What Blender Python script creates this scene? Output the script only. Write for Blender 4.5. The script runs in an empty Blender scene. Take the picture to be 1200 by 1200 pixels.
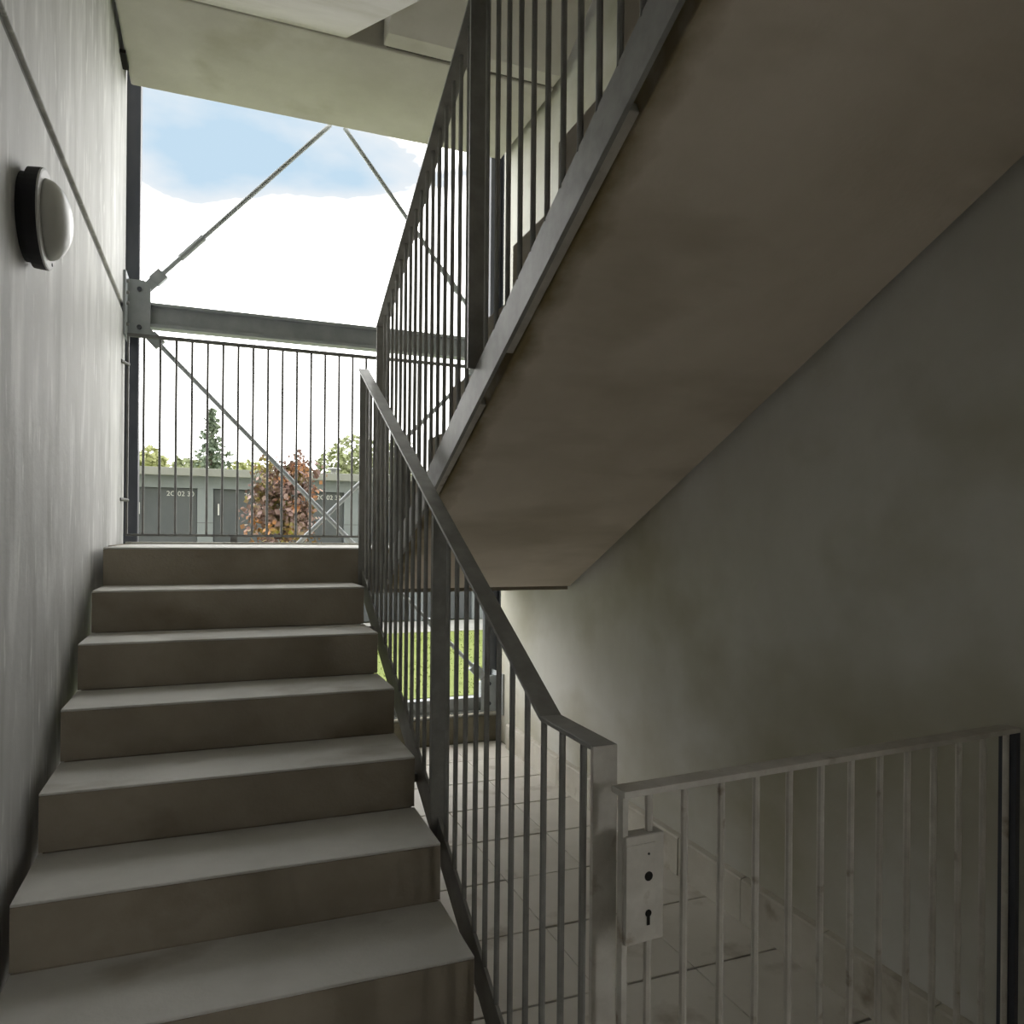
import bpy, math, random
from mathutils import Vector, Matrix

random.seed(7)
scene = bpy.context.scene
COL = scene.collection
ZO = 1.401                      # eye height above the tiled floor; geometry below is written relative to eye level

# ------------------------------------------------------------------ camera, sky, exposure
cam_data = bpy.data.cameras.new('camera')
cam = bpy.data.objects.new('camera', cam_data)
COL.objects.link(cam)
scene.camera = cam
F_PX, CY, YAW, ROLL = 885.6, 628.1, 0.3734, 0.0088
cam_data.sensor_fit = 'HORIZONTAL'
cam_data.sensor_width = 36.0
cam_data.lens = 36.0 * F_PX / 1200.0
cam_data.shift_y = (CY - 600.0) / 1200.0
cam_data.clip_start = 0.02
cam_data.clip_end = 500
fwd = Vector((math.sin(YAW), math.cos(YAW), 0))
rgt = Vector((math.cos(YAW), -math.sin(YAW), 0))
upv = Vector((0, 0, 1))
cr, sr = math.cos(ROLL), math.sin(ROLL)
r2 = rgt * cr + upv * sr
u2 = upv * cr - rgt * sr
cam.matrix_world = Matrix(((r2.x, u2.x, -fwd.x, 0), (r2.y, u2.y, -fwd.y, 0), (r2.z, u2.z, -fwd.z, ZO), (0, 0, 0, 1)))

scene.view_settings.view_transform = 'Standard'
scene.view_settings.look = 'None'
scene.view_settings.exposure = 0.52
scene.view_settings.gamma = 1.0
scene.view_settings.use_curve_mapping = False

CLOUD = 3.9
SKY_OFF = (8.8, 3.7, 2.2)
world = bpy.data.worlds.new('sky')
scene.world = world
world.use_nodes = True
nt = world.node_tree
nt.nodes.clear()
def N(tree, kind, **kw):
    n = tree.nodes.new(kind)
    for k, v in kw.items():
        if k.startswith('in_'):
            n.inputs[int(k[3:])].default_value = v
        else:
            setattr(n, k, v)
    return n
wo = N(nt, 'ShaderNodeOutputWorld'); bg = N(nt, 'ShaderNodeBackground')
tc = N(nt, 'ShaderNodeTexCoord'); sep = N(nt, 'ShaderNodeSeparateXYZ')
mp = N(nt, 'ShaderNodeMapping'); mp.inputs['Scale'].default_value = (1.0, 1.0, 2.2); mp.inputs['Location'].default_value = SKY_OFF
noi = N(nt, 'ShaderNodeTexNoise'); noi.inputs['Scale'].default_value = 2.2; noi.inputs['Detail'].default_value = 6.0; noi.inputs['Roughness'].default_value = 0.5
el = N(nt, 'ShaderNodeMapRange'); el.inputs[1].default_value = 0.30; el.inputs[2].default_value = 0.42; el.inputs[3].default_value = -0.25; el.inputs[4].default_value = 0.0
add = N(nt, 'ShaderNodeMath', operation='ADD')
mr = N(nt, 'ShaderNodeMapRange'); mr.inputs[1].default_value = 0.47; mr.inputs[2].default_value = 0.53
mr2 = N(nt, 'ShaderNodeMapRange'); mr2.inputs[1].default_value = 0.49; mr2.inputs[2].default_value = 0.62
mix = N(nt, 'ShaderNodeMixRGB'); thin = N(nt, 'ShaderNodeMixRGB')
thin.inputs[1].default_value = (0.67, 0.67, 0.67, 1); thin.inputs[2].default_value = (0.39, 0.515, 0.62, 1)
mix.inputs[1].default_value = (CLOUD, CLOUD * 0.99, CLOUD * 0.96, 1)
L = nt.links.new
L(tc.outputs['Generated'], mp.inputs['Vector']); L(mp.outputs[0], noi.inputs['Vector'])
L(tc.outputs['Generated'], sep.inputs[0]); L(sep.outputs[2], el.inputs[0])
L(noi.outputs[0], add.inputs[0]); L(el.outputs[0], add.inputs[1]); L(add.outputs[0], mr.inputs[0])
L(add.outputs[0], mr2.inputs[0]); L(mr2.outputs[0], thin.inputs[0]); L(thin.outputs[0], mix.inputs[2]); L(mr.outputs[0], mix.inputs[0]); L(mix.outputs[0], bg.inputs[0]); L(bg.outputs[0], wo.inputs[0])
bg.inputs[1].default_value = 1.0

# ------------------------------------------------------------------ materials
MATS = {}
def material(name, c1, c2, scale=(3, 3, 3), detail=6, rough=0.7, metal=0.0, bump=0.15, fine=60.0, lo=0.35, hi=0.65,
             stain=None, spec=0.4, bump_dist=0.004):
    """two-tone noise in world position; stain = (colour, scale vec, lo, hi) adds patches with a shape of their own"""
    m = bpy.data.materials.new(name); m.use_nodes = True
    t = m.node_tree; b = t.nodes['Principled BSDF']; lk = t.links.new
    g = N(t, 'ShaderNodeNewGeometry')
    mp = N(t, 'ShaderNodeMapping'); mp.inputs['Scale'].default_value = scale
    n1 = N(t, 'ShaderNodeTexNoise'); n1.inputs['Scale'].default_value = 1.0; n1.inputs['Detail'].default_value = detail; n1.inputs['Roughness'].default_value = 0.6
    r = N(t, 'ShaderNodeMapRange'); r.inputs[1].default_value = lo; r.inputs[2].default_value = hi
    mx = N(t, 'ShaderNodeMixRGB'); mx.inputs[1].default_value = (*c1, 1); mx.inputs[2].default_value = (*c2, 1)
    lk(g.outputs['Position'], mp.inputs['Vector']); lk(mp.outputs[0], n1.inputs['Vector']); lk(n1.outputs[0], r.inputs[0]); lk(r.outputs[0], mx.inputs[0])
    out = mx.outputs[0]
    for st in (stain or []):
        col, sc, a, z = st[:4]
        mp2 = N(t, 'ShaderNodeMapping'); mp2.inputs['Scale'].default_value = sc; mp2.inputs['Location'].default_value = st[4] if len(st) > 4 else (3, 7, 1)
        n2 = N(t, 'ShaderNodeTexNoise'); n2.inputs['Scale'].default_value = 1.0; n2.inputs['Detail'].default_value = 5
        r2_ = N(t, 'ShaderNodeMapRange'); r2_.inputs[1].default_value = a; r2_.inputs[2].default_value = z
        mx2 = N(t, 'ShaderNodeMixRGB'); mx2.inputs[2].default_value = (*col, 1)
        lk(g.outputs['Position'], mp2.inputs['Vector']); lk(mp2.outputs[0], n2.inputs['Vector']); lk(n2.outputs[0], r2_.inputs[0])
        lk(r2_.outputs[0], mx2.inputs[0]); lk(out, mx2.inputs[1]); out = mx2.outputs[0]
    n3 = N(t, 'ShaderNodeTexNoise'); n3.inputs['Scale'].default_value = fine; n3.inputs['Detail'].default_value = 4
    lk(g.outputs['Position'], n3.inputs['Vector'])
    bp = N(t, 'ShaderNodeBump'); bp.inputs['Strength'].default_value = bump; bp.inputs['Distance'].default_value = bump_dist
    lk(n3.outputs[0], bp.inputs['Height']); lk(bp.outputs[0], b.inputs['Normal'])
    lk(out, b.inputs['Base Color'])
    b.inputs['Roughness'].default_value = rough; b.inputs['Metallic'].default_value = metal
    b.inputs['Specular IOR Level'].default_value = spec
    MATS[name] = m
    m['out'] = 0
    return m

def edge_moss(m, x0, x1, col):
    """growth along the free left edge of the soffit: a ragged band whose width wanders"""
    t = m.node_tree; b = t.nodes['Principled BSDF']; lk = t.links.new
    src = b.inputs['Base Color'].links[0].from_socket
    g = N(t, 'ShaderNodeNewGeometry'); s = N(t, 'ShaderNodeSeparateXYZ'); lk(g.outputs['Position'], s.inputs[0])
    n = N(t, 'ShaderNodeTexNoise'); n.inputs['Scale'].default_value = 9; n.inputs['Detail'].default_value = 6; lk(g.outputs['Position'], n.inputs['Vector'])
    a = N(t, 'ShaderNodeMath', operation='MULTIPLY_ADD'); a.inputs[1].default_value = 0.12; lk(n.outputs[0], a.inputs[0]); lk(s.outputs[0], a.inputs[2])
    r = N(t, 'ShaderNodeMapRange'); r.inputs[1].default_value = x0; r.inputs[2].default_value = x1; r.inputs[3].default_value = 0.85; r.inputs[4].default_value = 0.0
    lk(a.outputs[0], r.inputs[0])
    mx = N(t, 'ShaderNodeMixRGB'); mx.inputs[2].default_value = (*col, 1)
    lk(r.outputs[0], mx.inputs[0]); lk(src, mx.inputs[1]); lk(mx.outputs[0], b.inputs['Base Color'])

material('wall_concrete', (0.46, 0.46, 0.455), (0.64, 0.64, 0.635), scale=(3, 3.6, 0.9), detail=10, rough=0.6, bump=0.35, fine=30, lo=0.34, hi=0.68, spec=0.3,
         stain=[((0.78, 0.78, 0.775), (2, 7, 1.8), 0.54, 0.68), ((0.36, 0.36, 0.352), (2, 6, 0.9), 0.52, 0.70, (9, 2, 4)), ((0.78, 0.78, 0.77), (2, 26, 5), 0.60, 0.70, (2, 6, 1))])
material('render_wall', (0.57, 0.56, 0.51), (0.70, 0.695, 0.66), scale=(1.2, 1.2, 0.8), rough=0.75, bump=0.15, fine=45,
         stain=[((0.43, 0.41, 0.315), (0.9, 0.9, 1.1), 0.46, 0.66)])
material('stair_concrete_shaded', (0.29, 0.25, 0.195), (0.37, 0.325, 0.26), scale=(3, 3, 3), detail=8, rough=0.75, bump=0.3, fine=90,  # brown concrete, its colour darkened further for the shade on the risers
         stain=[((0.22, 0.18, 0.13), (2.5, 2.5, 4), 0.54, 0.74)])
material('tread_concrete_lit', (0.60, 0.585, 0.55), (0.72, 0.705, 0.67), scale=(3, 3, 3), detail=8, rough=0.7, bump=0.25, fine=90,  # worn grey concrete, its colour lifted for the light on the treads
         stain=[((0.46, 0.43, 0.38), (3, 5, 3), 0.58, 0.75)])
material('soffit_concrete', (0.66, 0.585, 0.495), (0.76, 0.68, 0.59), scale=(2, 2, 2), detail=8, rough=0.8, bump=0.2, fine=70,
         stain=[((0.54, 0.475, 0.385), (1.2, 3, 1.2), 0.52, 0.72)])
edge_moss(MATS['soffit_concrete'], 0.855, 0.935, (0.19, 0.14, 0.035))
material('landing_concrete', (0.52, 0.50, 0.45), (0.63, 0.61, 0.56), scale=(1.8, 1.8, 1.8), detail=7, rough=0.75, bump=0.2, fine=60,
         stain=[((0.44, 0.42, 0.34), (2.2, 2.2, 2.2), 0.56, 0.74)])
material('kerb_concrete', (0.15, 0.135, 0.095), (0.24, 0.22, 0.165), scale=(5, 5, 5), rough=0.85, bump=0.3)
material('joint_grey', (0.20, 0.20, 0.19), (0.27, 0.27, 0.26), rough=0.9)
material('joint_dark', (0.06, 0.055, 0.045), (0.10, 0.09, 0.07), rough=0.9)
material('tile_stone', (0.60, 0.57, 0.51), (0.70, 0.67, 0.61), scale=(2.3, 2.3, 2.3), detail=7, rough=0.6, bump=0.12, fine=80,
         stain=[((0.40, 0.36, 0.30), (5, 5, 5), 0.60, 0.75)])
material('mortar', (0.07, 0.052, 0.03), (0.13, 0.10, 0.06), scale=(20, 20, 20), rough=0.95)
material('skirting_stone', (0.50, 0.47, 0.40), (0.62, 0.59, 0.52), scale=(4, 4, 4), rough=0.65, bump=0.15, fine=70,
         stain=[((0.34, 0.29, 0.22), (7, 7, 7), 0.60, 0.74)])
material('galvanised', (0.24, 0.238, 0.225), (0.32, 0.318, 0.303), scale=(14, 14, 14), detail=4, rough=0.45, metal=0.1, bump=0.02, fine=120)
material('galvanised_dull', (0.13, 0.13, 0.125), (0.18, 0.18, 0.175), scale=(14, 14, 14), detail=4, rough=0.55, metal=0.1, bump=0.05, fine=120)
material('galvanised_worn', (0.50, 0.475, 0.43), (0.64, 0.615, 0.565), scale=(12, 12, 12), detail=6, rough=0.55, metal=0.1, bump=0.12, fine=120,
         stain=[((0.26, 0.20, 0.14), (18, 18, 18), 0.62, 0.76)])
material('steel_blue', (0.36, 0.39, 0.405), (0.45, 0.475, 0.49), scale=(10, 10, 10), rough=0.5, metal=0.2, bump=0.0)
material('steel_dark', (0.055, 0.06, 0.075), (0.09, 0.095, 0.11), scale=(6, 6, 2), rough=0.5, metal=0.2, bump=0.05)
material('lamp_black', (0.012, 0.012, 0.018), (0.025, 0.025, 0.03), rough=0.6, bump=0.1, fine=150)
material('lamp_rim', (0.50, 0.50, 0.50), (0.60, 0.60, 0.60), rough=0.5)
material('lamp_glass', (0.52, 0.52, 0.49), (0.58, 0.58, 0.55), scale=(8, 8, 8), rough=0.28, bump=0.0)
material('hole_black', (0.008, 0.007, 0.006), (0.015, 0.013, 0.01), rough=0.9)
material('shed_wall', (0.185, 0.205, 0.22), (0.22, 0.24, 0.255), scale=(2, 2, 2), rough=0.75)
material('shed_fascia', (0.24, 0.245, 0.23), (0.28, 0.285, 0.27), scale=(2, 2, 2), rough=0.6)
material('shed_door', (0.075, 0.083, 0.093), (0.095, 0.102, 0.112), scale=(2, 2, 2), rough=0.5)
material('paint_white', (0.5, 0.5, 0.5), (0.6, 0.6, 0.6), rough=0.6)
material('paving', (0.34, 0.335, 0.31), (0.42, 0.415, 0.39), scale=(1.5, 1.5, 1.5), rough=0.85)
material('grass', (0.17, 0.215, 0.05), (0.22, 0.26, 0.075), scale=(1.2, 1.2, 1.2), rough=0.85, bump=0.5, fine=40, bump_dist=0.02)
material('blade', (0.19, 0.235, 0.06), (0.24, 0.285, 0.09), scale=(2, 2, 2), rough=0.8, bump=0.0)
material('leaf_red', (0.19, 0.12, 0.11), (0.30, 0.20, 0.18), scale=(4, 4, 4), rough=0.6, bump=0.0,
         stain=[((0.42, 0.19, 0.07), (3, 3, 3), 0.54, 0.64), ((0.30, 0.27, 0.06), (3, 3, 3), 0.56, 0.66, (1, 5, 9))])
material('leaf_green', (0.19, 0.22, 0.11), (0.27, 0.29, 0.16), scale=(0.7, 0.7, 0.7), rough=0.7, bump=0.0)
material('leaf_pale', (0.27, 0.29, 0.12), (0.36, 0.37, 0.18), scale=(0.7, 0.7, 0.7), rough=0.7, bump=0.0)
material('needle', (0.11, 0.145, 0.10), (0.17, 0.20, 0.14), scale=(1, 1, 1), rough=0.7, bump=0.0)
material('bark', (0.11, 0.085, 0.065), (0.17, 0.14, 0.11), scale=(12, 12, 3), rough=0.9, bump=0.4)

# ------------------------------------------------------------------ mesh builder
class MB:
    """collects geometry in eye-relative coordinates; build() links it as ONE mesh object"""
    def __init__(self):
        self.v = []; self.f = []
    def add(self, vs, fs):
        o = len(self.v)
        self.v += [tuple(p) for p in vs]
        self.f += [tuple(i + o for i in f) for f in fs]
        return self
    def box(self, x0, x1, y0, y1, z0, z1):
        return self.add([(x0, y0, z0), (x1, y0, z0), (x1, y1, z0), (x0, y1, z0), (x0, y0, z1), (x1, y0, z1), (x1, y1, z1), (x0, y1, z1)],
                        [(0, 3, 2, 1), (4, 5, 6, 7), (0, 1, 5, 4), (1, 2, 6, 5), (2, 3, 7, 6), (3, 0, 4, 7)])
    def prism_x(self, poly, x0, x1):
        """poly of (y, z), extruded along x"""
        n = len(poly)
        area = sum(poly[i][0] * poly[(i + 1) % n][1] - poly[(i + 1) % n][0] * poly[i][1] for i in range(n))
        if area < 0: poly = poly[::-1]
        vs = [(x0, y, z) for y, z in poly] + [(x1, y, z) for y, z in poly]
        fs = [tuple(range(n))[::-1], tuple(range(n, 2 * n))] + [(i, (i + 1) % n, n + (i + 1) % n, n + i) for i in range(n)]
        return self.add(vs, fs)
    def prism_y(self, poly, y0, y1):
        """poly of (x, z), extruded along y"""
        n = len(poly)
        area = sum(poly[i][0] * poly[(i + 1) % n][1] - poly[(i + 1) % n][0] * poly[i][1] for i in range(n))
        if area > 0: poly = poly[::-1]
        vs = [(x, y0, z) for x, z in poly] + [(x, y1, z) for x, z in poly]
        fs = [tuple(range(n))[::-1], tuple(range(n, 2 * n))] + [(i, (i + 1) % n, n + (i + 1) % n, n + i) for i in range(n)]
        return self.add(vs, fs)
    def bar(self, p0, p1, w, h, side=(1, 0, 0)):
        """flat bar: w along side, h across"""
        p0, p1, s = Vector(p0), Vector(p1), Vector(side)
        d = (p1 - p0).normalized(); s = (s - d * s.dot(d)).normalized(); u = d.cross(s)
        q = []
        for p in (p0, p1):
            for a, b in ((-1, -1), (1, -1), (1, 1), (-1, 1)):
                q.append(p + s * (a * w / 2) + u * (b * h / 2))
        return self.add(q, [(0, 3, 2, 1), (4, 5, 6, 7), (0, 1, 5, 4), (1, 2, 6, 5), (2, 3, 7, 6), (3, 0, 4, 7)])
    def tube(self, p0, p1, r, n=8, r1=None):
        p0, p1 = Vector(p0), Vector(p1); r1 = r if r1 is None else r1
        d = (p1 - p0).normalized(); s = d.orthogonal().normalized(); u = d.cross(s)
        vs = []
        for p, rr in ((p0, r), (p1, r1)):
            for i in range(n):
                a = 2 * math.pi * i / n
                vs.append(p + s * (rr * math.cos(a)) + u * (rr * math.sin(a)))
        return self.add(vs, [tuple(range(n))[::-1], tuple(range(n, 2 * n))] + [(i, (i + 1) % n, n + (i + 1) % n, n + i) for i in range(n)])
    def lathe_x(self, prof, c, n=40):
        """prof of (x, radius) turned about the x axis through c"""
        vs = []; fs = []
        for x, r in prof:
            for i in range(n):
                a = 2 * math.pi * i / n
                vs.append((c[0] + x, c[1] + r * math.cos(a), c[2] + r * math.sin(a)))
        for k in range(len(prof) - 1):
            for i in range(n):
                j = (i + 1) % n
                fs.append((k * n + i, k * n + j, (k + 1) * n + j, (k + 1) * n + i))
        fs.append(tuple(range(n))[::-1]); fs.append(tuple(range((len(prof) - 1) * n, len(prof) * n)))
        return self.add(vs, fs)
    def build(self, name, mat, parent=None, bevel=0.0, smooth=False):
        if parent is not None:
            o = world_loc(parent)
        else:
            xs, ys, zs = zip(*self.v)
            o = Vector(((min(xs) + max(xs)) / 2, (min(ys) + max(ys)) / 2, min(zs) + ZO))
        me = bpy.data.meshes.new(name)
        me.from_pydata([(x - o.x, y - o.y, z + ZO - o.z) for x, y, z in self.v], [], self.f)
        me.materials.append(MATS[mat]); me.update()
        if smooth:
            for p in me.polygons: p.use_smooth = True
        ob = bpy.data.objects.new(name, me); COL.objects.link(ob)
        if parent is not None: ob.parent = parent
        else: ob.location = o
        if bevel:
            b = ob.modifiers.new('edge', 'BEVEL'); b.width = bevel; b.segments = 2; b.limit_method = 'ANGLE'
        return ob

def world_loc(o):
    p = Vector(o.location)
    while o.parent is not None:
        o = o.parent; p = p + Vector(o.location)
    return p
def tag(o, label=None, cat=None, group=None, kind=None):
    if label: o['label'] = label
    if cat: o['category'] = cat
    if group: o['group'] = group
    if kind: o['kind'] = kind
    return o
def thing(name, loc, label, cat, group=None, kind=None):
    e = bpy.data.objects.new(name, None); COL.objects.link(e)
    e.location = (loc[0], loc[1], loc[2] + ZO); e.empty_display_size = 0.1
    return tag(e, label, cat, group, kind)
def inst(name, mesh_ob, parent, at):
    """copy sharing mesh data, placed at eye-relative point under parent"""
    c = mesh_ob.copy(); COL.objects.link(c); c.name = name; c.parent = parent
    p = world_loc(parent)
    c.location = (at[0] - p.x, at[1] - p.y, at[2] + ZO - p.z)
    return c
def box(*a): return MB().box(*a)

# ------------------------------------------------------------------ key levels and planes
XL, XR = -0.456, 0.620          # lower flight, left and right sides
YF, G1, R1 = 3.707, 0.315, 0.167
ZL, ZF = -0.065, -1.401         # landing, tiled floor
XW, XRW = -0.498, 1.823         # wall faces
S1 = R1 / G1
X2, X2R = 0.800, 1.780          # upper flight sides
Y2, G2, R2 = 3.625, 0.3125, 0.1525
S2, C2 = 0.4829, 1.5076         # soffit plane z = C2 - S2 * y
YE = 4.85                       # facade edge of the landings
ZC = 2.57                       # underside of the landing above
YJ = 3.98                       # joint between that landing and its flights

# ------------------------------------------------------------------ setting: walls, floor, ceiling
wl = thing('wall_left', (XW - 0.1, 1.0, ZF), 'streaked grey precast concrete wall carrying the round lamp', 'wall', kind='structure')
box(XW - 0.2, XW, -2.7, 4.88, ZF, 1.248).build('panel', 'wall_concrete', wl, 0.006)
box(XW - 0.2, XW, -2.7, 4.88, 1.296, 4.9).build('panel', 'wall_concrete', wl, 0.006)
box(XW - 0.19, XW - 0.014, -2.69, 4.87, 1.24, 1.304).build('joint', 'joint_grey', wl)
box(XW, XW + 0.030, 4.50, 4.66, 2.548, 2.566).build('bearing_pad', 'hole_black', wl)

wr = thing('wall_right', (XRW + 0.1, 1.0, ZF), 'pale rendered wall beside the tiled passage', 'wall', kind='structure')
m = MB(); m.box(XRW, XRW + 0.2, -0.35, 4.855, ZF, 4.9); m.box(XRW, XRW + 0.2, -2.7, -1.25, ZF, 4.9); m.box(XRW, XRW + 0.2, -1.25, -0.35, 0.45, 4.9)  # gap is an unseen entrance, placed and sized for its fill light
m.build('wall_face', 'render_wall', wr, 0.006)

wb = thing('wall_back', (0.6, -2.8, ZF), 'rendered wall closing the stairwell behind the unseen entrance', 'wall', kind='structure')
box(XW - 0.2, XRW + 0.2, -2.9, -2.704, ZF, 4.9).build('wall_face', 'render_wall', wb)

ceil = thing('ceiling', (0.65, 1, 4.9), 'concrete roof slab over the stairwell', 'ceiling', kind='structure')
box(XW - 0.2, XRW + 0.2, -2.9, 4.9, 4.9, 5.1).build('roof_slab', 'landing_concrete', ceil)

bmass = thing('building', (0.65, 0.8, ZF), 'unseen rendered mass added around the stairwell to cut sky light on the sheds', 'building', kind='structure')  # added mass out of view, blocks part of the sky from the sheds
box(-16, XW - 0.204, -2.9, 4.60, ZF, 8.2).build('sky_block_wing', 'render_wall', bmass)
box(XRW + 0.204, 17, -0.25, 4.60, ZF, 8.2).build('sky_block_wing', 'render_wall', bmass)
box(XW - 0.2, XRW + 0.2, -2.9, 4.60, 5.104, 8.2).build('sky_block_attic', 'render_wall', bmass)

# tiled floor: every tile its own piece on a dark mortar bed
fl = thing('floor', (0.6, 1.0, ZF - 0.1), 'beige stone paver floor of the passage with dark joints', 'floor', kind='structure')
box(XW - 0.2, XRW + 0.2, -2.9, 4.96, ZF - 0.12, ZF - 0.008).build('mortar_bed', 'mortar', fl)
cols = [-0.498, -0.308, 0.046, 0.400, 0.755, 1.110, 1.465, 1.823]
rows = [2.07 + 0.4 * k for k in range(-12, 7)] + [4.86]
tile_cache = {}
for i in range(len(cols) - 1):
    for j in range(len(rows) - 1):
        a, b, c, d = cols[i], cols[i + 1], rows[j], rows[j + 1]
        if b < 0.5 and c > 1.9: continue            # under the lower flight, nothing shows
        key = (round(b - a, 3), round(d - c, 3))
        cx, cy_, dz = (a + b) / 2, (c + d) / 2, random.uniform(-0.0015, 0.0015)
        if key not in tile_cache:
            hw, hd = key[0] / 2, key[1] / 2
            mb = MB().box(cx - hw + 0.0016, cx + hw - 0.0016, cy_ - hd + 0.0045, cy_ + hd - 0.0045, ZF - 0.03, ZF)
            o = mb.build('tile', 'tile_stone', None, 0.002)
            o.parent = fl; pl = world_loc(fl); o.location = Vector(o.location) - pl
            tile_cache[key] = o
            o['zc'] = 0
        else:
            inst('tile', tile_cache[key], fl, (cx, cy_, ZF - 0.03 + dz))
for o in tile_cache.values(): del o['zc']

# skirting tiles on the right wall
sk = thing('baseboard_right', (XRW, 2.0, ZF), 'beige stone skirting tiles along the rendered wall', 'baseboard', kind='structure')
y = 4.66; first = None
while y > 0.1:
    w = 0.40
    if first is None:
        first = MB().prism_y([(XRW, ZF), (XRW - 0.030, ZF), (XRW - 0.030, ZF + 0.150), (XRW - 0.025, ZF + 0.156), (XRW, ZF + 0.160)], y - w + 0.003, y - 0.001).build('skirting_tile', 'skirting_stone', None)
        first.parent = sk; first.location = Vector(first.location) - world_loc(sk)
    else:
        t = inst('skirting_tile', first, sk, (XRW - 0.015, y - w / 2 + 0.001, ZF))
        t.location.x += random.uniform(-0.0025, 0.001)
    y -= w

# upstand under the facade opening
kb = box(0.64, XRW + 0.05, 4.86, 4.99, ZF, -1.228).build('kerb', 'kerb_concrete', None, 0.006)
tag(kb, 'low rough concrete upstand closing the end of the tiled passage', 'kerb', kind='structure')

# ------------------------------------------------------------------ stairs
fa = thing('stair_flight', (0.08, 2.6, ZF), 'lower flight of grey concrete steps rising from the floor to the landing', 'stairs')
for k in range(1, 8):
    zt = ZL - k * R1; yf = YF - k * G1
    st_ = box(XL, XR, yf, yf + G1 + (0.02 if k > 1 else -0.002), zt - R1 + 0.001, zt - 0.008).build('step', 'stair_concrete_shaded', fa, 0.002)
    box(XL, XR, yf, yf + G1 - 0.002, zt - 0.008, zt).build('tread', 'tread_concrete_lit', st_, 0.003)  # thin slab carrying the brightened colour of the lit tread
MB().prism_x([(YF - 7 * G1, ZF), (YF - 7 * G1 + 0.02, ZF + 0.02), (YF - 0.003, ZL - R1 - 0.02), (YF - 0.003, ZL - R1 - 0.22), (YF - 6 * G1, ZF)], XL + 0.01, XR - 0.01).build('flight_slab', 'stair_concrete_shaded', fa)

ld = thing('stair_landing', (0.65, 4.3, ZL - 0.222), 'grey concrete landing slab reached by the lower flight, under the steel beam', 'landing')
lsl = box(XL, X2R, YF, YE, -0.287, ZL - 0.008).build('landing_slab', 'stair_concrete_shaded', ld, 0.002)
box(XL, X2R, YF, YE, ZL - 0.008, ZL).build('topping', 'tread_concrete_lit', lsl, 0.003)  # landing top in the same light-lifted colour
box(XW + 0.004, XL - 0.001, YF + 0.5, YE, -0.20, ZL).build('edge_fillet', 'stair_concrete_shaded', ld)
box(XW + 0.02, X2R - 0.02, YE - 0.07, YE, ZL + 0.001, ZL + 0.012).build('edge_strip', 'landing_concrete', ld, 0.003)

fb = thing('stair_flight', (1.28, 2.2, -0.287), 'upper flight seen from below, brown soffit with mossy edge', 'stairs')
NST = 11
def z2(y): return C2 - S2 * y
ytop = Y2 - (NST - 1) * G2 - 0.05
MB().prism_x([(YF - 0.03, z2(YF - 0.03)), (YF - 0.03, ZL - 0.03), (YF - 0.16, z2(YF - 0.16) + 0.17), (ytop, z2(ytop) + 0.18), (ytop, z2(ytop))], X2, X2R).build('flight_slab', 'soffit_concrete', fb, 0.006)
for k in range(1, NST + 1):
    zt = ZL + k * R2; yf = Y2 - (k - 1) * G2
    yb = yf - G2 - 0.02
    MB().prism_x([(yf, zt), (yf, zt - R2 + 0.001), (yf - 0.02, zt - R2 - 0.01), (yb, z2(yb) + 0.16), (yb, zt)], X2 + 0.002, X2R).build('step', 'stair_concrete_shaded', fb, 0.004)
# the floor above the entrance, behind and over the camera
Z1 = ZL + NST * R2
uf = box(XW + 0.004, XRW - 0.004, -2.69, ytop - 0.004, Z1 - 0.26, Z1).build('floor_slab', 'landing_concrete', None)
tag(uf, 'concrete floor slab over the unseen entrance at the head of the upper flight', 'floor slab', kind='structure')

# landing above and its two flights
la = thing('stair_landing', (0.65, 4.4, ZC), 'concrete landing slab overhead whose edge meets the sky', 'landing')
box(XL - 0.02, X2R + 0.012, YJ, YE, ZC, ZC + 0.22).build('landing_slab', 'landing_concrete', la, 0.012)
fc = thing('stair_flight', (0.08, 3.0, 1.2), 'overhead flight parallel to the lower steps, joining the landing at a dark joint', 'stairs')
def z3(y): return ZC - 0.004 - (YJ - 0.022 - y) * S1
yj = YJ - 0.022
y3 = 1.30
MB().prism_x([(yj, z3(yj)), (yj, ZC + 0.21), (y3, z3(y3) + 0.26), (y3, z3(y3))], XL, XR - 0.01).build('flight_slab', 'landing_concrete', fc, 0.005)
zz = ZC + 0.22
for k in range(1, 9):
    yf = YF - k * G1
    if yf > y3: box(XL, XR - 0.01, yf, yf + G1 + 0.01, zz - k * R1 - R1, zz - k * R1).build('step', 'stair_concrete_shaded', fc)
MB().box(XL + 0.02, XR - 0.03, yj + 0.001, YJ - 0.001, ZC + 0.014, ZC + 0.2).build('joint', 'joint_dark', fc)
fd = thing('stair_flight', (1.28, 3.0, ZC), 'overhead flight rising away from the overhead landing beside the rendered wall', 'stairs')
MB().prism_x([(yj, ZC + 0.005), (yj, ZC + 0.21), (1.6, ZC + 0.23 + (yj - 1.6) * S2), (1.6, ZC + 0.005 + (yj - 0.11 - 1.6) * S2), (yj - 0.11, ZC + 0.005)], X2, X2R).build('flight_slab', 'landing_concrete', fd, 0.005)
MB().box(X2 + 0.02, X2R - 0.02, yj + 0.001, YJ - 0.001, ZC + 0.014, ZC + 0.2).build('joint', 'joint_dark', fd)

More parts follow.
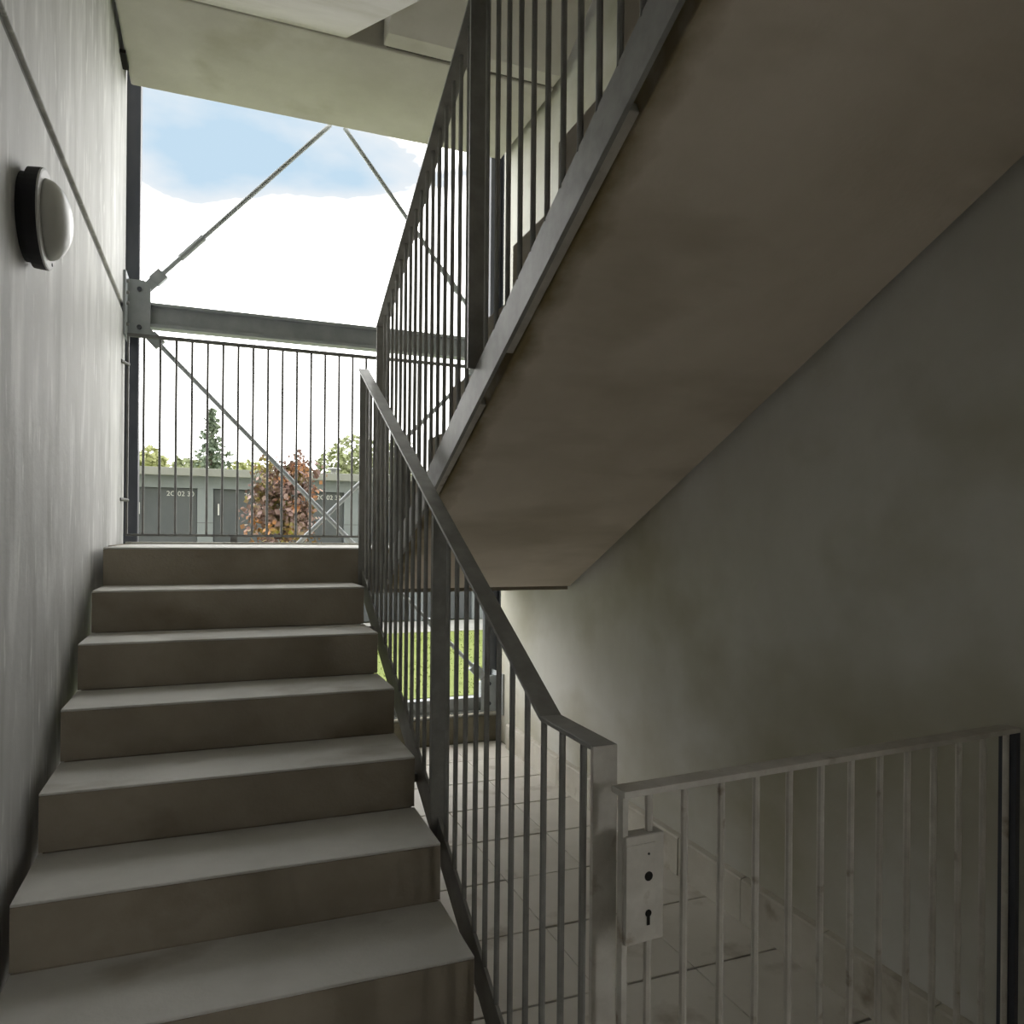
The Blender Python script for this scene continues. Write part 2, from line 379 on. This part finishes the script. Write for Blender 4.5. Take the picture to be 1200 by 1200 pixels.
# ------------------------------------------------------------------ railing of the lower flight
XA = 0.670
def hz1(y): return 0.817 - (3.734 - y) * (1.200 / 2.259)       # handrail top line
def bz1(y): return ZL - (YF - y) * S1 - 0.225                    # lower edge of the side bar
ra = thing('stair_railing', (XA, 2.5, ZF), 'grey flat-bar stair railing beside the lower flight, ending at the gate', 'railing')
MB().bar((XA, 3.735, hz1(3.735) - 0.005), (XA, 1.475, -0.388), 0.05, 0.010).bar((XA, 1.477, -0.388), (XA, 1.231, -0.388), 0.05, 0.010).build('handrail', 'galvanised', ra, 0.0015)
yk = 1.52
MB().prism_x([(3.704, bz1(3.704)), (3.704, bz1(3.704) + 0.125), (yk, bz1(yk) + 0.125), (1.24, bz1(yk) + 0.125), (1.24, bz1(yk)), (yk, bz1(yk))], XA - 0.005, XA + 0.005).build('side_bar', 'galvanised', ra, 0.001)
for yy, w in ((3.700, 0.046), (2.33, 0.056)):
    MB().box(XA - w / 2, XA + w / 2, yy - 0.005, yy + 0.005, bz1(yy) + 0.01, hz1(yy) - 0.008).build('post', 'galvanised', ra, 0.001)
MB().box(XA - 0.025, XA + 0.025, 1.229, 1.241, ZF, -0.384).build('post', 'galvanised_worn', ra, 0.001)
ys = [2.245, 2.155, 2.062, 1.970, 1.882, 1.792, 1.698, 1.602, 1.508] + [2.33 + 0.0925 * k for k in range(1, 15)]
bl = None
for yy in ys:
    if bl is None:
        bl = MB().tube((XA, yy, bz1(yy) + 0.119), (XA, yy, hz1(yy) - 0.010), 0.0075, 8).build('baluster', 'galvanised', None, smooth=False)
        bl.parent = ra; bl.location = Vector(bl.location) - world_loc(ra)
    else:
        inst('baluster', bl, ra, (XA, yy, bz1(yy) + 0.119))
for yy in (1.414, 1.318):
    MB().tube((XA, yy, bz1(yk) + 0.123), (XA, yy, -0.39), 0.0075, 8).build('baluster', 'galvanised', ra)
for yy in (3.4, 2.6, 1.8):
    MB().box(XR + 0.0005, XA - 0.004, yy - 0.015, yy + 0.015, bz1(yy) + 0.012, bz1(yy) + 0.04).build('packer', 'galvanised', ra)

# ------------------------------------------------------------------ railing of the upper flight
XB = 0.752
rb = thing('stair_railing', (XB, 2.4, -0.2), 'tall grey stair railing fixed to the side of the upper flight', 'railing')
def bt2(y): return 0.250 + (2.787 - y) * 0.4880                  # top of side bar
def ht2(y): return 1.018 + (3.705 - y) * 0.4560                  # underside of handrail
MB().bar((XB, 3.712, ht2(3.712) + 0.005), (XB, 1.02, ht2(1.02) + 0.005), 0.055, 0.010).build('handrail', 'galvanised', rb, 0.0015)
MB().prism_x([(3.62, bt2(3.62) - 0.122), (3.62, bt2(3.62)), (0.98, bt2(0.98)), (0.98, bt2(0.98) - 0.122)], XB - 0.006, XB + 0.006).build('side_bar', 'galvanised', rb, 0.001)
MB().box(XB - 0.026, XB + 0.026, 3.690, 3.702, -0.25, ht2(3.70)).build('post', 'galvanised', rb, 0.001)
MB().box(XB - 0.028, XB + 0.028, 2.235, 2.247, bt2(2.24) + 0.004, ht2(2.24)).build('post', 'galvanised', rb, 0.001)
ys = [2.06 - 0.0895 * k for k in range(0, 12)] + [2.15] + [2.335 + 0.0862 * k for k in range(0, 16)]
for yy in ys:
    MB().tube((XB, yy, bt2(yy) - 0.005), (XB, yy, ht2(yy) + 0.003), 0.0078, 8).build('baluster', 'galvanised', rb)
for y0, y1 in ((2.85, 2.28), (2.05, 1.35)):
    zc0, zc1 = z2(y0) + 0.024, z2(y1) + 0.024
    MB().bar((0.7795, y0, zc0), (0.7795, y1, zc1), 0.040, 0.03).build('packer', 'galvanised_worn', rb, 0.004)

# ------------------------------------------------------------------ railing across the landing
YR = 4.80
rc = thing('landing_railing', (0.65, YR, ZL), 'slim grey railing with upright bars across the landing edge', 'railing')
MB().box(-0.478, 1.76, YR - 0.014, YR + 0.014, 1.116, 1.134).build('top_rail', 'galvanised_dull', rc, 0.001)
MB().box(-0.478, 1.76, YR - 0.012, YR + 0.012, -0.020, -0.006).build('bottom_rail', 'galvanised_dull', rc, 0.001)
for xx in (-0.478, 1.752): MB().box(xx, xx + 0.010, YR - 0.012, YR + 0.012, -0.015, 1.13).build('end_bar', 'galvanised_dull', rc, 0.001)
bal = None
for k in range(26):
    xx = -0.391 + 0.0846 * k
    if bal is None:
        bal = MB().tube((xx, YR, -0.008), (xx, YR, 1.127), 0.0072, 8).build('baluster', 'galvanised_dull', None)
        bal.parent = rc; bal.location = Vector(bal.location) - world_loc(rc)
    else: inst('baluster', bal, rc, (xx, YR, -0.008))
for zz in (0.955, 0.185):
    MB().tube((XW - 0.002, 4.70, zz), (-0.47, 4.795, zz), 0.010, 10).build('wall_fixing', 'galvanised_dull', rc)
for xx in (0.1, 0.9, 1.5):
    MB().box(xx - 0.02, xx + 0.02, YR - 0.008, YR + 0.008, ZL + 0.0125, -0.012).build('foot', 'galvanised_dull', rc)

# ------------------------------------------------------------------ gate with lock box
ga, gb = Vector((0.672, 1.177, 0)), Vector((1.786, 1.253, 0))
gd = (gb - ga).normalized(); gn = Vector((gd.y, -gd.x, 0))          # gn points to the camera side
def gp(s, z, n=0): p = ga + gd * s + gn * n; return (p.x, p.y, z)
LG = (gb - ga).length
gt = thing('passage_gate', (1.24, 1.245, ZF + 0.03), 'weathered grey barred steel gate across the tiled passage', 'gate')
ZT = -0.446
MB().bar(gp(-0.005, ZT - 0.006), gp(LG, ZT - 0.006), 0.042, 0.012, gn).build('top_rail', 'galvanised_worn', gt, 0.001)
MB().bar(gp(-0.005, ZF + 0.09), gp(LG, ZF + 0.09), 0.042, 0.012, gn).build('bottom_rail', 'galvanised_worn', gt, 0.001)
MB().bar(gp(0.006, ZF + 0.05), gp(0.006, ZT - 0.011), 0.016, 0.012, gn).build('stile', 'galvanised_worn', gt, 0.001)
gbar = None
for k in range(12):
    s = 0.141 + 0.0868 * k
    if gbar is None:
        gbar = MB().tube(gp(s, ZF + 0.09), gp(s, ZT - 0.010), 0.0072, 8).build('bar', 'galvanised_worn', None)
        gbar.parent = gt; gbar.location = Vector(gbar.location) - world_loc(gt)
    else: inst('bar', gbar, gt, gp(s, ZF + 0.09))
MB().tube(gp(0.061, ZF + 0.09), gp(0.061, -0.70), 0.0072, 8).build('bar', 'galvanised_worn', gt)
MB().tube(gp(0.061, -0.55), gp(0.061, ZT - 0.010), 0.0072, 8).build('bar', 'galvanised_worn', gt)
lk_ = MB().bar(gp(0.044, -0.722), gp(0.044, -0.530), 0.030, 0.082, gn).build('lock_case', 'galvanised_worn', gt, 0.003)
tag(lk_, 'weathered sheet steel lock case')
MB().bar(gp(0.034, -0.709, 0.0155), gp(0.034, -0.545, 0.0155), 0.003, 0.062, gn).build('cover_plate', 'galvanised_worn', lk_, 0.0006)
MB().tube(gp(0.050, -0.604, 0.014), gp(0.050, -0.604, 0.0180), 0.0085, 16).build('spindle_hole', 'hole_black', lk_)
mk = MB().tube(gp(0.050, -0.670, 0.014), gp(0.050, -0.670, 0.0180), 0.0065, 14)
mk.bar(gp(0.050, -0.691, 0.0158), gp(0.050, -0.670, 0.0158), 0.0046, 0.0062, gn)
mk.build('keyhole', 'hole_black', lk_)
MB().tube(gp(0.050, -0.564, 0.014), gp(0.050, -0.564, 0.0182), 0.0022, 10).build('screw', 'hole_black', lk_)
MB().bar(gp(LG - 0.008, ZF + 0.03), gp(LG - 0.008, ZT - 0.011), 0.042, 0.016, gn).build('hinge_stile', 'steel_dark', gt, 0.001)
for zz in (-0.62, -1.2):
    MB().tube(gp(LG + 0.008, zz - 0.04), gp(LG + 0.008, zz + 0.04), 0.010, 10).build('hinge', 'steel_dark', gt)

# ------------------------------------------------------------------ facade steelwork
YB = 4.93
def ibeam(x0, x1, zb, h, bf, yc):
    tf, tw = 0.017, 0.010
    poly = [(yc - bf / 2, zb), (yc + bf / 2, zb), (yc + bf / 2, zb + tf), (yc + tw / 2, zb + tf), (yc + tw / 2, zb + h - tf), (yc + bf / 2, zb + h - tf),
            (yc + bf / 2, zb + h), (yc - bf / 2, zb + h), (yc - bf / 2, zb + h - tf), (yc - tw / 2, zb + h - tf), (yc - tw / 2, zb + tf), (yc - bf / 2, zb + tf)]
    return MB().prism_x(poly, x0, x1)
bm = ibeam(-0.415, 1.715, 1.205, 0.142, 0.085, YB).build('steel_beam', 'steel_blue', None, 0.001)
tag(bm, 'grey steel I-beam above the landing railing', 'beam')
bm = ibeam(-0.415, 1.745, -1.205, 0.105, 0.075, YB - 0.02).build('steel_beam', 'steel_blue', None, 0.001)
tag(bm, 'low steel beam over the upstand at the passage end', 'beam')
def column(xc, lab):
    c = thing('steel_column', (xc, 5.03, ZF), lab, 'column')
    h, b, tf, tw = 0.10, 0.10, 0.009, 0.007
    m = MB(); m.box(xc - b / 2, xc - b / 2 + tf, 4.98, 5.08, ZF, 4.9); m.box(xc + b / 2 - tf, xc + b / 2, 4.98, 5.08, ZF, 4.9)
    m.build('flange', 'steel_dark', c)
    MB().box(xc - b / 2 + tf - 0.001, xc + b / 2 - tf + 0.001, 5.03 - tw / 2, 5.03 + tw / 2, ZF, 4.9).build('web', 'steel_dark', c)
    MB().box(xc - 0.08, xc + 0.08, 4.95, 5.11, ZF, ZF + 0.015).build('base_plate', 'steel_dark', c)
    return c
column(-0.484, 'dark steel column at the end of the concrete wall')
column(1.822, 'dark steel column at the end of the rendered wall')

def bracket(x, sgn, z0, z1, lab, bevel_corner):
    """wall plate seen edge-on plus a gusset parallel to the facade; sgn = +1 faces right"""
    b = thing('steel_bracket', (x, YB - 0.04, z0), lab, 'bracket', 'bolted brackets of the wind bracing')
    xa, xb = sorted((x, x + sgn * 0.014))
    MB().box(xa, xb, YB - 0.16, YB + 0.07, z0 - 0.012, z1 + 0.02).build('wall_plate', 'steel_blue', b, 0.002)
    xe = x + sgn * 0.132
    poly = [(x + sgn * 0.013, z0), (xe, z0), (xe, z1 - 0.035), (xe - sgn * 0.035, z1), (x + sgn * 0.013, z1)]
    MB().prism_y(poly, YB - 0.062, YB - 0.046).build('gusset', 'steel_blue', b, 0.001)
    MB().box(min(xe, x + sgn * 0.013), max(xe, x + sgn * 0.013), YB - 0.046, YB + 0.042, (z0 + z1) / 2 - 0.06, (z0 + z1) / 2 + 0.07).build('beam_seat', 'steel_blue', b, 0.001)
    for zz in (z0 + 0.05, z0 + 0.17, z1 - 0.10, z1 - 0.035):
        MB().tube((x + sgn * 0.012, YB - 0.13, zz), (x + sgn * 0.028, YB - 0.13, zz), 0.010, 6).build('bolt', 'galvanised', b)
    for zz in (z0 + 0.055, z1 - 0.055):
        MB().tube((x + sgn * 0.075, YB - 0.074, zz), (x + sgn * 0.075, YB - 0.062, zz), 0.013, 12).build('pin', 'steel_dark', b)
    return b
bracket(-0.498, 1, 1.135, 1.465, 'steel bracket on the concrete wall where upper beam and rods meet', 1)
bracket(1.823, -1, 1.135, 1.465, 'steel bracket on the rendered wall behind the tall railing at the upper beam', 1)
bracket(1.823, -1, -1.20, -0.955, 'steel bracket on the rendered wall at the low beam', 1)
bracket(-0.498, 1, -1.20, -0.955, 'steel bracket on the concrete wall under the landing at the low beam', 1)

def rod(p0, p1, lab, turn_at, off, fork1=True):
    y = YB - 0.03 + off
    a, b = Vector((p0[0], y, p0[1])), Vector((p1[0], y, p1[1]))
    d = (b - a).normalized(); ln = (b - a).length
    r = thing('bracing_rod', (a.x, a.y, min(a.z, b.z)), lab, 'tie rod', 'diagonal bracing rods of the facade')
    MB().tube(a + d * 0.05, b - d * (0.05 if fork1 else 0.0), 0.0140, 10).build('rod', 'steel_blue', r)
    def fork(p, dd, nm):
        m = MB()
        for s in (-1, 1):
            m.bar(p - dd * 0.03 + Vector((0, s * 0.013, 0)), p + dd * 0.085 + Vector((0, s * 0.013, 0)), 0.008, 0.052, (0, 1, 0))
        m.bar(p + dd * 0.05, p + dd * 0.125, 0.041, 0.066, (0, 1, 0))
        m.build(nm, 'steel_blue', r)
    fork(a, d, 'fork_end')
    if fork1: fork(b, -d, 'fork_end')
    c = a + d * turn_at
    MB().tube(c - d * 0.095, c + d * 0.095, 0.0215, 8).build('turnbuckle', 'steel_blue', r)
    return r
rod((-0.385, 1.435), (0.655, 2.60), 'steel tie rod rising from the wall bracket to the overhead landing', 0.36, 0.0, False)
rod((1.682, 1.435), (0.745, 2.60), 'steel tie rod falling from the overhead landing behind the tall railing', 0.36, 0.0, False)
rod((-0.40, 1.19), (1.72, -0.975), 'long steel tie rod crossing down behind the landing railing from the concrete wall', 2.55, -0.008)
rod((1.70, 1.19), (-0.41, -0.975), 'long steel tie rod crossing up towards the rendered wall behind the landing railing', 2.55, 0.022)

# ------------------------------------------------------------------ wall lamp
LC = (XW, 2.435, 0.868)
lm = thing('bulkhead_lamp', LC, 'round black bulkhead lamp with frosted dome on the concrete wall', 'lamp')
MB().lathe_x([(0.0, 0.118), (0.018, 0.118), (0.018, 0.132), (0.050, 0.135)], LC).build('housing', 'lamp_black', lm, smooth=False)
MB().lathe_x([(0.050, 0.1345), (0.0545, 0.134), (0.056, 0.128), (0.056, 0.096)], LC).build('rim', 'lamp_rim', lm)
prof = [(0.055 + 0.060 * math.sin(t), 0.108 * math.cos(t)) for t in [math.pi / 2 * i / 12 for i in range(12)]] + [(0.115, 0.002)]
MB().lathe_x(prof, LC).build('diffuser', 'lamp_glass', lm, smooth=True)
for s in (-1, 1):
    MB().tube((XW + 0.055, LC[1] + 0.055, LC[2] + s * 0.106), (XW + 0.058, LC[1] + 0.055, LC[2] + s * 0.106), 0.005, 10).build('screw', 'lamp_black', lm)

# ------------------------------------------------------------------ outdoors: ground
ZG = -1.405
def ground(name, x0, x1, y0, y1, z, mat, lab, cat):
    return tag(box(x0, x1, y0, y1, z - 0.2, z).build(name, mat, None), lab, cat, kind='structure')
ground('ground', -60, 60, 12.0, 90, ZG - 0.02, 'grass', 'rough ground behind the sheds', 'ground')
ground('driveway', -40, 40, 10.65, 12.0, ZG + 0.004, 'paving', 'pale paved drive in front of the sheds', 'pavement')
ground('lawn', -40, 40, 6.35, 10.65, ZG, 'grass', 'bright green lawn between building and drive', 'lawn')
ground('footpath', -40, 40, 4.97, 6.35, ZG - 0.01, 'paving', 'pale paved path along the building foot', 'pavement')
ground('forecourt', 2.03, 40, -40, -0.25, ZG - 0.02, 'paving', 'paved forecourt outside the unseen entrance', 'pavement')
gm = MB()
for _ in range(6000):
    x = random.uniform(-1.5, 5.0); y = random.uniform(6.37, 10.6); a = random.uniform(0, math.pi); h = random.uniform(0.012, 0.03); w = 0.006
    dx, dy = math.cos(a) * w, math.sin(a) * w
    gm.add([(x - dx, y - dy, ZG), (x + dx, y + dy, ZG), (x + random.uniform(-.02, .02), y + random.uniform(-.02, .02), ZG + h)], [(0, 1, 2)])
tag(gm.build('grass_blades', 'blade', None), 'short mown grass blades on the lawn', 'grass', kind='stuff')

# ------------------------------------------------------------------ storage sheds
YG = 12.07
sh = thing('storage_shed', (1.0, YG, ZG), 'long flat-roofed grey row of storage sheds with numbered dark doors', 'shed')
DW, STEP = 0.85, 1.07
NUM = list(range(27, 38)); X0 = -1.11 - 3 * STEP
doors = [(X0 + i * STEP, n) for i, n in enumerate(NUM)]
ZD = 0.662
prev = X0 - 1.2
for (xd, n) in doors:
    MB().box(prev, xd, YG, YG + 0.15, ZG, ZD).build('wall_pier', 'shed_wall', sh, 0.004)
    MB().box(prev + 0.0, xd, YG - 0.003, YG + 0.01, 0.15, 0.158).build('block_joint', 'shed_door', sh)
    prev = xd + DW
MB().box(prev, prev + 1.2, YG, YG + 0.15, ZG, ZD).build('wall_pier', 'shed_wall', sh, 0.004)
XE0, XE1 = X0 - 1.2, prev + 1.2
MB().box(XE0, XE1, YG, YG + 0.15, ZD, 0.86).build('lintel', 'shed_wall', sh)
MB().box(XE0, XE0 + 0.15, YG + 0.15, YG + 2.2, ZG, 0.86).build('side_wall', 'shed_wall', sh)
MB().box(XE1 - 0.15, XE1, YG + 0.15, YG + 2.2, ZG, 0.86).build('side_wall', 'shed_wall', sh)
MB().box(XE0, XE1, YG + 2.05, YG + 2.2, ZG, 0.86).build('back_wall', 'shed_wall', sh)
MB().box(XE0 - 0.1, XE1 + 0.1, YG - 0.12, YG + 2.3, 0.835, 0.95).build('roof', 'shed_fascia', sh, 0.006)
vt = MB().tube((1.9, 13.4, 0.95), (1.9, 13.4, 1.13), 0.05, 12).build('roof_vent', 'shed_fascia', sh)
MB().tube((1.9, 13.4, 1.13), (1.9, 13.4, 1.16), 0.14, 12, 0.10).build('vent_cap', 'shed_fascia', vt)
for xd, n in doors:
    dr = MB().box(xd + 0.005, xd + DW - 0.005, YG + 0.05, YG + 0.09, ZG + 0.01, ZD - 0.005).build('door', 'shed_door', sh, 0.003)
    MB().box(xd + 0.06, xd + 0.085, YG + 0.02, YG + 0.052, 0.27, 0.44).build('handle', 'paint_white', dr, 0.004)
    cu = bpy.data.curves.new('number', 'FONT'); cu.body = '2C 02 %d' % n; cu.size = 0.10; cu.align_x = 'CENTER'; cu.extrude = 0.002; cu.offset = 0.0
    tmp = bpy.data.objects.new('tmp', cu); COL.objects.link(tmp)
    dg = bpy.context.evaluated_depsgraph_get()
    me = bpy.data.meshes.new_from_object(tmp.evaluated_get(dg))
    bpy.data.objects.remove(tmp)
    me.materials.clear(); me.materials.append(MATS['paint_white'])
    to = bpy.data.objects.new('door_number', me); COL.objects.link(to); to.parent = dr
    p = world_loc(dr)
    to.location = (xd + 0.62 - p.x, YG + 0.046 - p.y, 0.545 + ZO - p.z); to.rotation_euler = (math.pi / 2, 0, 0)

# ------------------------------------------------------------------ trees
def leaf(m, p, s, droop=0.0):
    d = Vector((random.gauss(0, 1), random.gauss(0, 1), random.gauss(0, 0.6) - droop)).normalized()
    w = d.orthogonal().normalized(); w = (Matrix.Rotation(random.uniform(0, 6.28), 3, d) @ w) * s * 0.42
    p = Vector(p)
    m.add([p, p + d * s * 0.5 + w, p + d * s, p + d * s * 0.5 - w], [(0, 1, 2, 3)])
def crown_tree(name, base, h, rx, zc0, n, size, mat, lab, group=None, lobes=7):
    t = thing(name, base, lab, 'tree', group)
    b = Vector(base)
    tr = MB().tube(b, b + Vector((0.05, 0, h * 0.55)), 0.03 * h, 8, 0.015 * h)
    cs = []
    for _ in range(lobes):
        a = random.uniform(0, 6.28); rr = rx * random.uniform(0.2, 0.65)
        c = b + Vector((math.cos(a) * rr, math.sin(a) * rr, random.uniform(zc0 + 0.25 * (h - zc0), h - 0.3 * rx)))
        cs.append((c, rx * random.uniform(0.38, 0.6)))
        tr.tube(b + Vector((0.04, 0, h * random.uniform(0.3, 0.5))), c, 0.012 * h, 6, 0.004 * h)
    tr.build('trunk', 'bark', t)
    f = MB()
    for _ in range(n):
        c, r = random.choice(cs)
        d = Vector((random.gauss(0, 1), random.gauss(0, 1), random.gauss(0, 0.85))).normalized() * r * random.uniform(0.55, 1.0) ** 0.5
        leaf(f, c + d, size * random.uniform(0.6, 1.3))
    tag(f.build('foliage', mat, t), kind='stuff')
    return t
# young red-leaved tree on the lawn
tb = Vector((0.73, 9.5, ZG))
rt = thing('maple_tree', tb, 'small red and orange leaved tree on the lawn before the sheds', 'tree')
tk = MB().tube(tb, tb + Vector((0.02, 0, 2.15)), 0.04, 8, 0.012)
f = MB()
for i in range(46):
    a = random.uniform(0, 6.28); z = random.uniform(1.45, 2.2)
    p0 = tb + Vector((0.02, 0, z)); el_ = random.uniform(0.0, 0.9); ln = random.uniform(0.2, 0.42)
    p1 = p0 + Vector((math.cos(a) * math.cos(el_), math.sin(a) * math.cos(el_), math.sin(el_))) * ln
    p1.z = min(p1.z, tb.z + random.uniform(2.25, 2.50))
    p2 = p1 + Vector((math.cos(a) * 0.10, math.sin(a) * 0.10, random.uniform(-0.5, 0.0)))
    tk.tube(p0, p1, 0.010, 5, 0.006); tk.tube(p1, p2, 0.006, 5, 0.003)
    for _ in range(52):
        u = random.random(); q = p0.lerp(p1, 0.3 + 0.7 * u) if random.random() < 0.6 else p1.lerp(p2, u)
        leaf(f, q + Vector((random.gauss(0, .05), random.gauss(0, .05), random.gauss(0, .05))), random.uniform(0.04, 0.085), 0.5)
for i in range(650):
    a = random.uniform(0, 6.28); r = random.uniform(0.05, 0.40); leaf(f, tb + Vector((math.cos(a) * r, math.sin(a) * r, random.uniform(1.1, 1.75))), random.uniform(0.05, 0.10), 0.6)
tk.build('trunk', 'bark', rt)
tag(f.build('foliage', 'leaf_red', rt), kind='stuff')
# spruce behind the sheds
cb = Vector((-0.2, 30, ZG))
ct = thing('spruce_tree', cb, 'dark pointed spruce rising behind the sheds', 'tree')
HT = 4.62 - ZG
MB().tube(cb, cb + Vector((0, 0, HT)), 0.12, 8, 0.01).build('trunk', 'bark', ct)
f = MB()
lv = 0
z = 1.0
while z < HT - 0.05:
    rr = max(0.06, 2.1 * (1 - z / HT) ** 0.9)
    for k in range(8):
        a = random.uniform(0, 6.28); r_ = rr * random.uniform(0.6, 1.15)
        tip = cb + Vector((math.cos(a) * r_, math.sin(a) * r_, z - 0.18 * r_ + random.uniform(-.05, .05)))
        st = cb + Vector((0, 0, z))
        for j in range(int(6 + 14 * r_)):
            u = random.uniform(0.1, 1.0); p = st.lerp(tip, u)
            leaf(f, p + Vector((random.gauss(0, .04), random.gauss(0, .04), random.gauss(0, .03))), random.uniform(0.10, 0.20), 0.5)
    z += 0.17
tag(f.build('foliage', 'needle', ct), kind='stuff')
random.seed(23)
# belt of trees further back
spots = [(-5.7, 33, 4.95, 1.3, 0), (-3.4, 35.5, 5.1, 1.2, 1), (-2.2, 32.6, 4.85, 1.0, 1), (-0.9, 37.0, 5.1, 1.1, 0), (0.55, 34.2, 4.85, 1.0, 1), (1.6, 36.6, 4.8, 1.0, 1),
         (3.2, 34.5, 4.3, 1.0, 0), (5.0, 31.5, 4.9, 1.2, 0), (7.3, 35.5, 5.6, 1.4, 0), (9.9, 31.5, 5.3, 1.5, 1), (13.2, 36, 5.2, 1.6, 0)]
labs = ['mid green bushy tree in the belt behind the sheds', 'pale yellow-green bushy tree in the belt behind the sheds']
for (x, y, h, r, mt) in spots:
    lb = labs[mt]
    if x == -0.9: lb = 'mid green bushy tree directly behind the pointed spruce'
    if x == 5.0: lb = 'mid green bushy tree showing above the shed roof beside the round vent'
    if x == 0.55: lb = 'pale yellow-green bushy tree between the spruce and the red-leaved tree'
    crown_tree('leafy_tree', (x, y, ZG), h + 0.15, r * 1.15, 0.8, 3200, 0.22, ('leaf_green', 'leaf_pale')[mt], lb, 'trees behind the sheds', 10)

for m_ in bpy.data.materials:
    if 'out' in m_: del m_['out']
